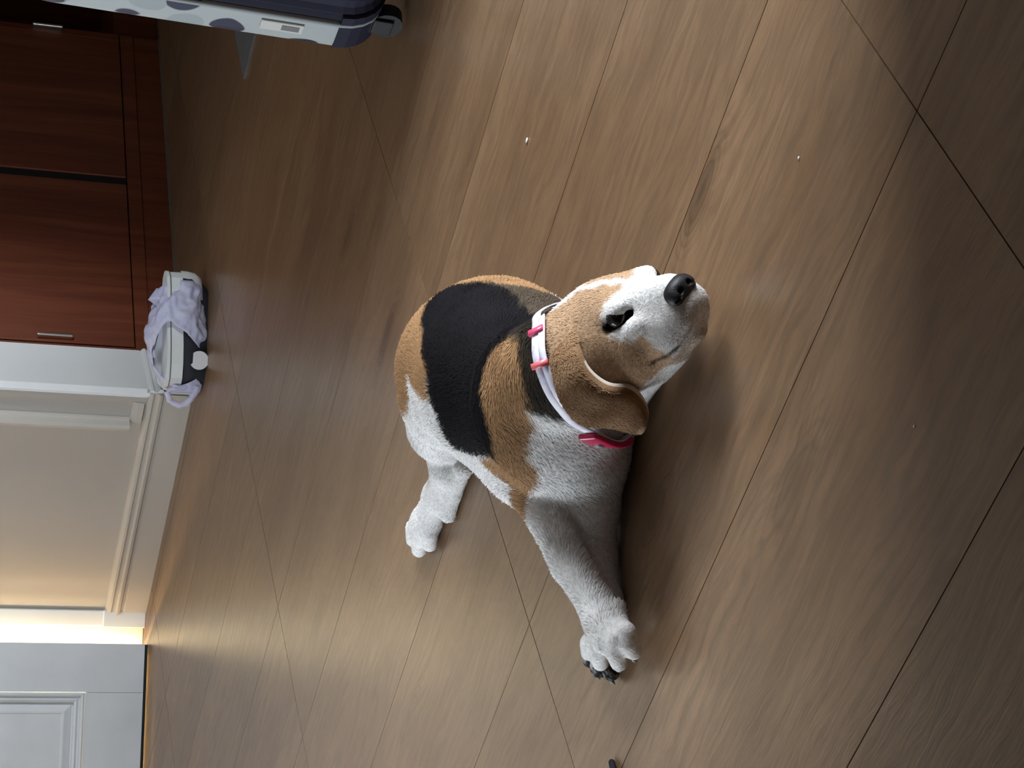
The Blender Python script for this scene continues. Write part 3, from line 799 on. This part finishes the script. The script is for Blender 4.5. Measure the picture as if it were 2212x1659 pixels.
# left hind foot, just peeping out below the belly
F.chain([A(1000, 1010, .016), A(979, 1062, .012), A(968, 1112, .010)], [.012, .0125, .011], .008)
F.floor(0.0015)
V, Q = F.mesh()
dog = empty('beagle_dog', (0.0, 2.05, 0.0))
tag(dog, 'tricolour beagle with a collar, lying on the tiled floor with head tilted', 'dog')
M['coat'] = mat('dog_coat', (0.6, 0.55, 0.5), 0.8, spec=0.08)
coat, V = np_mesh('body', V - np.array([0, 2.05, 0]), Q, M['coat'], dog, 2)
V = V + np.array([0, 2.05, 0])
def toY(x, y, Yd):
    d = fwd + rgt * ((1659 - y) - 829.5) / FOC - upv * (x - 1106) / FOC
    return Vector((0, 0, EYE)) + d * (Yd / d.y)
DO = Vector((0, 2.05, 0))
# ears: two curved flaps with a pale inner side
M['ear_out'] = mat('ear_fur', (0.25, 0.145, 0.07), 0.8, spec=0.2)
t_ = NT(M['ear_out']); c_ = t_.n('ShaderNodeTexCoord').outputs['Object']
t_.link(t_.ramp(t_.noise(t_.mapping(c_, (26, 26, 20)), 1, 4), [(0.35, (0.17, 0.088, 0.040)), (0.62, (0.33, 0.195, 0.105))]), t_.b.inputs['Base Color'])
t_.bump(t_.noise(c_, 420, 4, 0.6), 0.4, 0.0015)
M['ear_in'] = mat('ear_lining', (0.60, 0.50, 0.42), 0.7, spec=0.2)
def catmull(P, n):
    out = []
    for i in range(n):
        f_ = i / (n - 1) * (len(P) - 1); k = min(int(f_), len(P) - 2); t = f_ - k
        p0, p1, p2, p3 = P[max(k - 1, 0)], P[k], P[k + 1], P[min(k + 2, len(P) - 1)]
        out.append(((2 * p1) + (p2 - p0) * t + (2 * p0 - 5 * p1 + 4 * p2 - p3) * t * t + (3 * p1 - p0 - 3 * p2 + p3) * t ** 3) * 0.5)
    return out
def ear_mesh(front, back, bulge, bdir, nr=26, nc=14):
    Fr, Bk = catmull(front, nr), catmull(back, nr)
    bm = bmesh.new(); rows = []
    for i in range(nr):
        w_ = math.sin(math.pi * min(1, (i + 2) / (nr + 1))) ** .6
        row = []
        for j in range(nc):
            t = j / (nc - 1)
            q = Fr[i].lerp(Bk[i], t) + bdir * (bulge * w_ * (math.sin(math.pi * t ** .8) ** .9) - bulge * .35 * math.exp(-((t - .05) / .09) ** 2))
            q += bdir * .0012 * noise.noise(q * 55)
            row.append(bm.verts.new(q - DO))
        rows.append(row)
    for i in range(nr - 1):
        for j in range(nc - 1): bm.faces.new((rows[i][j], rows[i][j + 1], rows[i + 1][j + 1], rows[i + 1][j]))
    return bm
def ear(front, back, bulge, bdir, label):
    o = obj('ear', ear_mesh(front, back, bulge, bdir), M['ear_out'], dog, True)
    if sum((p.normal for p in o.data.polygons), Vector()).dot(bdir) < 0: o.data.flip_normals()
    o.data.materials.append(M['ear_in']); o['label'] = label
    for k, p in enumerate(o.data.polygons):
        if k % 13 == 0 and 4 < k // 13: p.material_index = 1
    s_ = o.modifiers.new('solid', 'SOLIDIFY'); s_.thickness = 0.0045; s_.offset = -1; s_.material_offset = 1; s_.material_offset_rim = 1
    b_ = o.modifiers.new('sub', 'SUBSURF'); b_.levels = 1; b_.render_levels = 1
    return o
cd_ = Vector((-.25, -1, .25)).normalized()
EARF = [toY(*q) for q in ((1236, 700, 1.764), (1257, 750, 1.748), (1276, 794, 1.740), (1317, 826, 1.736), (1365, 831, 1.734), (1389, 853, 1.746), (1403, 882, 1.758), (1401, 912, 1.765), (1390, 932, 1.768))]
earR = ear(EARF,
           [toY(*q) for q in ((1192, 760, 1.778), (1186, 782, 1.768), (1199, 843, 1.768), (1218, 884, 1.772), (1252, 918, 1.778), (1318, 925, 1.778), (1358, 935, 1.775), (1380, 940, 1.772), (1386, 938, 1.770))],
           .010, cd_, 'long brown drop ear with a pale edge')
b0 = hd(-.050, .036, .012)
earL = ear([b0 + Vector(q) for q in ((.0, -.02, .0), (.012, -.012, -.015), (.014, .0, -.035), (.010, .014, -.055), (.0, .03, -.066))],
           [b0 + Vector(q) for q in ((-.012, .022, .0), (-.002, .040, -.012), (.004, .058, -.028), (.004, .066, -.046), (.0, .06, -.062))],
           .006, Vector((1, .3, 0)).normalized(), 'far drop ear tucked behind the head')
# eyes
M['eye'] = mat('dark_eye', (0.006, 0.004, 0.003), 0.16, spec=0.4)
for s in (-1, 1):
    bm = bmesh.new(); bmesh.ops.create_uvsphere(bm, u_segments=24, v_segments=16, radius=.0110 * HS)
    c = hd(.0100, s * .0250, -.0025) - DO
    for v in bm.verts: v.co += c
    o = obj('eye', bm, M['eye'], dog, True); o['label'] = 'half-closed dark eye'
# nose
M['nose'] = mat('black_nose_leather', (0.008, 0.007, 0.008), 0.5, spec=0.3)
t_ = NT(M['nose']); t_.bump(t_.n('ShaderNodeTexVoronoi', i_Vector=t_.n('ShaderNodeTexCoord').outputs['Object'], i_Scale=900.0).outputs[0], 0.25, .0006)
NC = hd(.0635, 0, -.0220)
N = Field(NC - Vector((.03, .03, .03)), NC + Vector((.03, .03, .03)), .0009)
def nl(f_, l_, u_): return NC + (HF * f_ + HL * l_ + HU * u_) * HS
N.ell(nl(0, 0, 0), [r * HS for r in (.0115, .0150, .0110)], HAX, .002)
N.ell(nl(.001, 0, .004), [r * HS for r in (.0095, .0140, .0062)], HAX, .004)
for s in (-1, 1):
    N.ell(nl(.002, s * .010, -.002), [r * HS for r in (.008, .0060, .0070)], HAX, .004)
    N.cone(nl(.0125, s * .0055, -.0010), nl(.0075, s * .0070, -.0005), .0030, .0020, .0020, True)
    N.cone(nl(.0105, s * .0075, -.0035), nl(.006, s * .0140, -.0045), .0011, .0011, .0015, True)
N.cone(nl(.013, 0, -.001), nl(.008, 0, -.013), .0009, .0011, .0015, True)
nV, nQ = N.mesh()
np_mesh('nose', nV - np.array(DO), nQ, M['nose'], dog, 1)
# claws
M['claw'] = mat('horn_claw', (0.20, 0.17, 0.14), 0.4)
for toes in (toesR, toesL, toesH):
    for a, b in toes:
        pa_, pb_ = A(*a), A(*b); d_ = (pb_ - pa_); d_.z *= .5; d_.normalize()
        q0 = pb_ + d_ * .006 + Vector((0, 0, .001)); q1 = q0 + d_ * .004 + Vector((0, 0, -.0015)); q2 = q0 + d_ * .0065 + Vector((0, 0, -.004))
        q2.z = max(q2.z, .0012)
        bm = bmesh.new(); tube(bm, [p - DO for p in (q0, q1, q2)], [.0030, .0024, .0006], 8)
        obj('claw', bm, M['claw'], dog, True)
# ------------------------------------------------------------------ coat pattern, defined on the dog itself
# trunk chart: s = mm along the spine from the hips, phi = degrees round the barrel (0 top, + right side)
TA = np.array(A(1030, 797, .088)); TB = np.array(A(1185, 875, .086))
tax = (TB - TA) / np.linalg.norm(TB - TA); tsd = np.cross(tax, (0, 0, 1)); tsd /= np.linalg.norm(tsd); tup = np.cross(tsd, tax)
SADDLE = [(-20, -59), (-10, -68), (55, -74), (119, -82), (145, -98), (195, -96), (245, -80), (313, -59), (262, -54), (252, -36), (257, -27), (262, -9), (269, 8), (268, 25), (256, 41), (204, 46), (165, 41), (160, 30), (164, 16), (154, 8), (144, -8), (95, -20), (32, -31), (-6, -44)]
RUMP = [(-60, -135), (60, -135), (145, -98), (119, -82), (55, -74), (-10, -68), (-20, -59), (-6, -44), (32, -31), (95, -20), (144, -8), (153, 9), (124, 9), (65, 9), (44, 4), (37, 20), (6, 33), (-30, 50), (-160, 68), (-300, 60), (-300, -135)]
SHOULDER = [(253, -37), (257, -27), (262, -9), (269, 8), (268, 25), (256, 41), (203, 49), (200, 60), (214, 77), (173, 89), (179, 96), (197, 95), (268, 77), (290, 66), (294, 48), (310, 22), (337, -7), (352, -20), (348, -33), (332, -45), (271, -45)]
CPL, CNR = np.array((0.0149, 1.790, 0.1411)), np.array((-0.381, 0.780, 0.497))      # plane of the collar
#        white               tan                   black                 head tan            neck brown             pads                  speckle             muzzle grey
PAL = np.array([(0.74, 0.72, 0.70), (0.31, 0.175, 0.084), (0.007, 0.006, 0.007), (0.385, 0.245, 0.145), (0.030, 0.023, 0.017), (0.022, 0.019, 0.018), (0.075, 0.055, 0.038), (0.56, 0.53, 0.51), (0.42, 0.34, 0.27)])
def inside(X_, Y_, poly):
    c = np.zeros(len(X_), bool)
    for i in range(len(poly)):
        (xa_, ya_), (xb_, yb_) = poly[i - 1], poly[i]
        if ya_ != yb_: c ^= ((ya_ > Y_) != (yb_ > Y_)) & (X_ < (xb_ - xa_) * (Y_ - ya_) / (yb_ - ya_) + xa_)
    return c
def segd(L, a, b):
    a, b = np.array(a, float), np.array(b, float); ba = b - a
    t = np.clip(((L - a) @ ba) / (ba @ ba), 0, 1); return np.linalg.norm(L - a - t[:, None] * ba, axis=1)
def coat_label(P):
    lab = np.zeros(len(P), int)
    q = P - TA; s = 1000 * (q @ tax); ph = np.degrees(np.arctan2(q @ tsd, q @ tup)); rad = np.hypot(q @ tsd, q @ tup)
    trunk = (rad < .15) & ~((P[:, 0] < -.15) & (P[:, 2] < .06))
    hind = (P[:, 1] > 2.36) & (P[:, 0] < -.09)
    lab[trunk & ~hind & inside(s, ph, RUMP)] = 1
    sad = trunk & inside(s, ph, SADDLE); lab[sad] = 2
    lab[sad & (ph < -76) & (s > 70)] = 6
    lab[trunk & inside(s, ph, SHOULDER)] = 1
    dp = (P - CPL) @ CNR
    lab[trunk & (dp > .0) & (dp < .11) & (P[:, 2] > .10) & (lab == 0) & (ph < -8)] = 4
    lab[trunk & (dp > .0) & (dp < .11) & (P[:, 2] > .05) & (lab == 0) & (ph < -55)] = 6
    lab[(dp > -.004) & (dp < .022) & (P[:, 2] > .088)] = 4
    h = 1000 * ((P - np.array(HO)) @ HAX.T) / HS; f_, l_, u_ = h[:, 0], np.abs(h[:, 1]), h[:, 2]
    head = dp < -.004
    lab[head] = 3
    lab[head & (u_ < -63 - .12 * np.clip(f_, -60, 0)) & (f_ < 8)] = 0                       # throat
    lab[head & (dp > -.013) & (u_ < 30) & (P[:, 2] > .10)] = 4
    eye = np.linalg.norm(np.stack([f_ - 19, l_ - 26, u_ + 7], 1), axis=1)
    lab[head & (eye < 21)] = 0
    lab[head & (f_ > 29 - 8 * (l_ < 12) * (u_ > -4)) & (u_ > -62)] = 7
    lab[head & (f_ > 8) & (u_ <= -60)] = 8
    lab[head & (f_ > 22) & (u_ > -22) & (l_ < 16)] = 0
    lab[head & (l_ < 3.2) & (f_ < 24) & (f_ > -40) & (u_ > 0)] = 0
    lab[head & (f_ < -37) & (u_ > 14) & (l_ < 9 + .5 * (-f_ - 37))] = 0
    for a, b in toesL:
        pa_, pb_ = np.array(A(*a)), np.array(A(*b))
        lab[(segd(P, pa_ * .4 + pb_ * .6, pb_) < .0145) & (P[:, 2] < .021)] = 5
    return lab
def hashnoise(P, s, k):
    q = P * s
    return np.sin(q[:, 0] * 1.7 + k) * np.sin(q[:, 1] * 1.3 + 2 * k) + np.sin(q[:, 2] * 1.9 + 3 * k + q[:, 0]) * .6
rng = np.random.default_rng(5)
def coat_colour(P, n=7, jit=.0022):
    P = np.asarray(P, float); out = np.zeros((len(P), 3))
    wav = P + .0016 * np.stack([hashnoise(P, 420, 1), hashnoise(P, 430, 2), hashnoise(P, 410, 3)], 1)
    for i in range(n): out += PAL[coat_label(wav + rng.normal(0, jit, P.shape))] / n
    L = ((P - np.array(HO)) @ HAX.T) / HS                               # dark eyelids and lips
    for s in (-1, 1):
        e = segd(L, (.003, s * .037, -.0035), (.024, s * .0205, -.0095))
        k = np.clip((.0056 - e) / .0014, 0, 1)[:, None]; out = out * (1 - k) + k * np.array((.018, .013, .011))
        m = np.minimum.reduce([segd(L, (a[0], a[1] * s, a[2]), (b[0], b[1] * s, b[2])) for a, b in zip(mp, mp[1:])])
        k = np.clip((.0040 - m) / .0016, 0, 1)[:, None]; out = out * (1 - k) + k * np.array((.03, .022, .02))
    return out
def set_colour(me, c):
    at_ = me.color_attributes.new('coat', 'FLOAT_COLOR', 'POINT')
    at_.data.foreach_set('color', np.concatenate([c, np.ones((len(c), 1))], 1).astype(np.float32).ravel())
body_col = coat_colour(V)
set_colour(coat.data, body_col)
def coat_material(m, bump):
    t = NT(m); a = t.n('ShaderNodeAttribute', attribute_name='coat').outputs[0]
    co = t.n('ShaderNodeTexCoord').outputs['Object']
    f = t.noise(co, 210, 4, 0.65)
    c = t.mix(1.0, a, t.ramp(f, [(0.3, (0.72, 0.70, 0.68)), (0.7, (1.15, 1.15, 1.15))]), 'MULTIPLY')
    t.link(c, t.b.inputs['Base Color'])
    if bump: t.bump(t.math('ADD', t.noise(co, 420, 4, 0.6), t.math('MULTIPLY', t.noise(co, 60, 3), 0.8)), 0.5, 0.0022)
coat_material(M['coat'], True)

# ------------------------------------------------------------------ collar
def collar_fabric():
    m = mat('printed_collar_webbing', (0.75, 0.70, 0.78), 0.6); t = NT(m)
    co = t.n('ShaderNodeTexCoord').outputs['Object']
    f = t.noise(co, 75, 3, 0.6); g_ = t.noise(co, 40, 2)
    c = t.ramp(f, [(0.40, (0.74, 0.72, 0.80)), (0.56, (0.62, 0.62, 0.76)), (0.66, (0.55, 0.20, 0.32))])
    t.link(t.mix(t.ramp(g_, [(0.45, (0, 0, 0)), (0.6, (1, 1, 1))]), c, (0.80, 0.76, 0.84)), t.b.inputs['Base Color'])
    t.bump(t.noise(co, 700, 2), 0.2, 0.0006)
    return m
M['collar'] = collar_fabric()
M['pink'] = mat('pink_plastic', (0.72, 0.07, 0.16), 0.35)
M['coral'] = mat('coral_plastic', (0.70, 0.13, 0.14), 0.4)
M['red'] = mat('raspberry_plastic', (0.50, 0.018, 0.075), 0.3)
CC = Vector((.020, 1.832, .085))
CP = [(.0679, 1.8311, .1396), (.058, 1.808, .149), (.045, 1.796, .153), (.0301, 1.7886, .1544), (.014, 1.7842, .1507), (-.0045, 1.7842, .141), (-.0194, 1.7896, .1265), (-.0314, 1.8072, .1059), (-.0414, 1.830, .0744), (-.0464, 1.845, .0556), (-.046, 1.856, .036), (-.03, 1.87, .018), (0, 1.875, .010), (.035, 1.875, .022), (.055, 1.867, .052), (.066, 1.859, .073), (.077, 1.849, .096), (.077, 1.838, .122)]
CP = [Vector(p) + (Vector(p) - CC).normalized() * .0030 for p in CP]
CNV = Vector(CNR).normalized()
col_e = empty('dog_collar', CC); tag(col_e, 'white and pink printed collar with raspberry buckle round the beagle neck', 'collar')
def loop_pts(n):
    P = [CP[-2], CP[-1]] + CP + [CP[0], CP[1]]; L_ = len(CP); out = []
    for i in range(n):
        f_ = i / n * L_ + 2; k = int(f_); t = f_ - k; p0, p1, p2, p3 = P[k - 1], P[k], P[k + 1], P[min(k + 2, len(P) - 1)]
        out.append(((2 * p1) + (p2 - p0) * t + (2 * p0 - 5 * p1 + 4 * p2 - p3) * t * t + (3 * p1 - p0 - 3 * p2 + p3) * t ** 3) * 0.5)
    return out
def webbing(name, pts, w_, off, closed, m, th=.0016):
    bm = bmesh.new(); R2 = []
    n = len(pts)
    for i, p in enumerate(pts):
        a, b = pts[(i - 1) % n] if closed or i else p, pts[(i + 1) % n] if closed or i < n - 1 else p
        d = (b - a).normalized(); o_ = (p - CC); o_ = (o_ - d * o_.dot(d)).normalized(); wd_ = d.cross(o_).normalized()
        if wd_.dot(CNV) < 0: wd_ = -wd_
        c = p + wd_ * off
        R2.append([bm.verts.new(c + wd_ * a_ + o_ * b_ - CC) for a_, b_ in ((-w_ / 2, 0), (w_ / 2, 0), (w_ / 2, th), (-w_ / 2, th))])
    for i in range(n if closed else n - 1):
        A_, B_ = R2[i], R2[(i + 1) % n]
        for k in range(4): bm.faces.new((A_[k], A_[(k + 1) % 4], B_[(k + 1) % 4], B_[k]))
    if not closed: bm.faces.new(R2[0]); bm.faces.new(R2[-1][::-1])
    return obj(name, bm, m, col_e, True)
LP = loop_pts(108)
webbing('band', LP, .0105, 0, True, M['collar'])
def lp(i): return LP[int(i * 6)]
webbing('strap_end', [p + (p - CC).normalized() * .0012 for p in LP[5:36]], .0075, -.0072, False, M['collar'])
def fitting(name, i0, i1, w_, th, m, off=0.0):
    return webbing(name, [p + (p - CC).normalized() * .0012 for p in LP[i0:i1]], w_, off, False, m, th)
o = fitting('slider', 9, 12, .0175, .0034, M['pink'], -.001); o['label'] = 'pink strap slider nearest the crown'
o = fitting('slider', 21, 24, .0185, .0034, M['coral'], -.002); o['label'] = 'coral strap slider'
o = fitting('buckle', 46, 63, .0220, .0070, M['red'], .003); o['label'] = 'raspberry plastic side-release buckle'
bv = o.modifiers.new('bevel', 'BEVEL'); bv.width = .003; bv.segments = 3
q = fitting('buckle_button', 50, 53, .0075, .0084, mat('grey_button', (0.28, 0.24, 0.27), 0.4), .004); q.parent = o

# ------------------------------------------------------------------ short fur
def flow(P, Nn):
    """combing direction of the coat"""
    n = len(P); D_ = np.zeros((n, 3))
    D_ += -tax * .9 + np.array((0, 0, -.55))
    h = ((P - np.array(HO)) @ HAX.T) / HS; dp = (P - CPL) @ CNR
    head = dp < -.002
    D_[head] = -np.array(HF) + np.array(HU) * -.25 * np.sign(h[head, 2:3] + .02) * -1
    chest = (~head) & (P[:, 1] < 1.93) & (P[:, 0] > -.13)
    D_[chest] = np.array((-.55, .1, -.8))
    legs = [(A(1188, 1112, .048), A(1320, 1400, .035), .03), (A(1283, 1080, .03), A(1305, 1400, .015), .03), (A(968, 1015, .026), A(908, 1170, .02), .034), (A(955, 900, .05), A(957, 985, .03), .05)]
    for a, b, r in legs:
        m = segd(P, a, b) < r
        D_[m] = np.array((b - a).normalized())
    D_ += .25 * np.stack([hashnoise(P, 45, 1), hashnoise(P, 50, 2), hashnoise(P, 47, 3)], 1)
    D_ -= Nn * (D_ * Nn).sum(1, keepdims=True)
    return D_ / np.maximum(np.linalg.norm(D_, axis=1, keepdims=True), 1e-6), head
def fur(src, count, name, parent, colf, seed, lenf=1.0, width=.00042, skip=None, comb=None):
    r = np.random.default_rng(seed)
    me = src.data; me.calc_loop_triangles()
    T_ = np.empty(len(me.loop_triangles) * 3, np.int32); me.loop_triangles.foreach_get('vertices', T_); T_ = T_.reshape(-1, 3)
    v_ = np.empty(len(me.vertices) * 3, np.float32); me.vertices.foreach_get('co', v_); v_ = v_.reshape(-1, 3).astype(float) + np.array(DO)
    nv = np.empty(len(me.vertices) * 3, np.float32); me.vertices.foreach_get('normal', nv); nv = nv.reshape(-1, 3).astype(float)
    a, b, c = v_[T_[:, 0]], v_[T_[:, 1]], v_[T_[:, 2]]
    ar = np.linalg.norm(np.cross(b - a, c - a), axis=1); ar = ar * (a[:, 2] > .004)
    k = r.choice(len(T_), count, p=ar / ar.sum()); u1, u2 = r.random(count), r.random(count); s = u1 + u2 > 1; u1[s], u2[s] = 1 - u1[s], 1 - u2[s]
    P = a[k] + (b - a)[k] * u1[:, None] + (c - a)[k] * u2[:, None]
    Nn = nv[T_[k, 0]] * (1 - u1 - u2)[:, None] + nv[T_[k, 1]] * u1[:, None] + nv[T_[k, 2]] * u2[:, None]; Nn /= np.linalg.norm(Nn, axis=1, keepdims=True)
    if skip is not None:
        m = ~skip(P); P, Nn = P[m], Nn[m]
    D_, head = flow(P, Nn); n = len(P)
    if comb is not None:
        D_ = comb - Nn * (Nn @ comb)[:, None]; D_ /= np.linalg.norm(D_, axis=1, keepdims=True)
    dist = np.linalg.norm(P - np.array(hd(.05, 0, -.03)), axis=1)
    ln = np.where(head, np.clip(.0026 + .020 * (dist - .03), .0022, .0048), .0075)
    for a_, b_, rr in ((A(1188, 1112, .048), A(1320, 1420, .035), .034), (A(1283, 1080, .03), A(1305, 1440, .012), .034), (A(968, 1015, .026), A(908, 1190, .015), .036)):
        ln = np.where(segd(P, a_, b_) < rr, .0042, ln)
    for a_, b_ in toesR + toesL + toesH: ln = np.where(segd(P, A(*a_), A(*b_)) < .018, .0022, ln)
    ln = ln * (0.65 + .6 * r.random(n)) * lenf
    lift = .16 + .16 * r.random(n)
    dr = D_ + Nn * lift[:, None] + .10 * r.normal(size=(n, 3)); dr /= np.linalg.norm(dr, axis=1, keepdims=True)
    W_ = np.cross(dr, Nn); W_ /= np.maximum(np.linalg.norm(W_, axis=1, keepdims=True), 1e-6)
    w_ = width * (.7 + .6 * r.random(n))[:, None]
    base = P - Nn * .0003
    tipp = base + dr * ln[:, None] - Nn * (ln * .10)[:, None]
    mid = base + dr * (ln * .55)[:, None]
    VV = np.stack([base - W_ * w_, base + W_ * w_, mid + W_ * w_ * .8, mid - W_ * w_ * .8, tipp], 1)
    VV[..., 2] = np.maximum(VV[..., 2], .0008)
    col = colf(P) * (.78 + .44 * r.random(n))[:, None]
    me2 = bpy.data.meshes.new(name)
    me2.vertices.add(n * 5); me2.vertices.foreach_set('co', (VV - np.array(DO)).astype(np.float32).ravel())
    i0 = np.arange(n) * 5
    lq = np.stack([i0, i0 + 1, i0 + 2, i0 + 3, i0 + 3, i0 + 2, i0 + 4], 1).astype(np.int32)
    me2.loops.add(n * 7); me2.loops.foreach_set('vertex_index', lq.ravel())
    st = np.stack([np.arange(n) * 7, np.arange(n) * 7 + 4], 1).astype(np.int32).ravel(); tot = np.tile(np.array([4, 3], np.int32), n)
    me2.polygons.add(n * 2); me2.polygons.foreach_set('loop_start', st); me2.polygons.foreach_set('loop_total', tot)
    me2.update(calc_edges=True)
    set_colour(me2, np.repeat(col, 5, 0))
    o = link_obj(name, me2, parent, M['fur']); o['kind'] = 'stuff'; o['label'] = 'short dense fur'
    return o
M['fur'] = mat('dog_fur', (0.5, 0.5, 0.5), 0.75, spec=0.08)
t_ = NT(M['fur']); t_.link(t_.n('ShaderNodeAttribute', attribute_name='coat').outputs[0], t_.b.inputs['Base Color'])
def no_fur(P):
    L = ((P - np.array(HO)) @ HAX.T) / HS
    m = np.zeros(len(P), bool)
    for s in (-1, 1): m |= segd(L, (.003, s * .037, -.0035), (.024, s * .0205, -.0095)) < .0068
    m |= np.linalg.norm(P - np.array(NC), axis=1) < .019
    m |= (np.abs((P - CPL) @ CNR) < .006) & (P[:, 2] > .03)
    for a, b in toesL: m |= segd(P, A(*a), A(*b)) < .012
    return m
fur(coat, 210000, 'fur', dog, coat_colour, 11, skip=no_fur)

def ear_edge(P):
    m = np.zeros(len(P), bool)
    for a, b in zip(EARF[1:], EARF[2:]): m |= segd(P, a, b) < .0085
    return m
def ear_colour(P):
    k = np.clip(.5 + .45 * hashnoise(P, 70, 4) * .8, 0, 1)[:, None]
    return np.array((0.18, 0.092, 0.042)) * (1 - k) + np.array((0.35, 0.21, 0.115)) * k
fur(earR, 16000, 'ear_fur', earR, ear_colour, 21, .8, skip=ear_edge, comb=np.array((-.55, .0, -.8)))
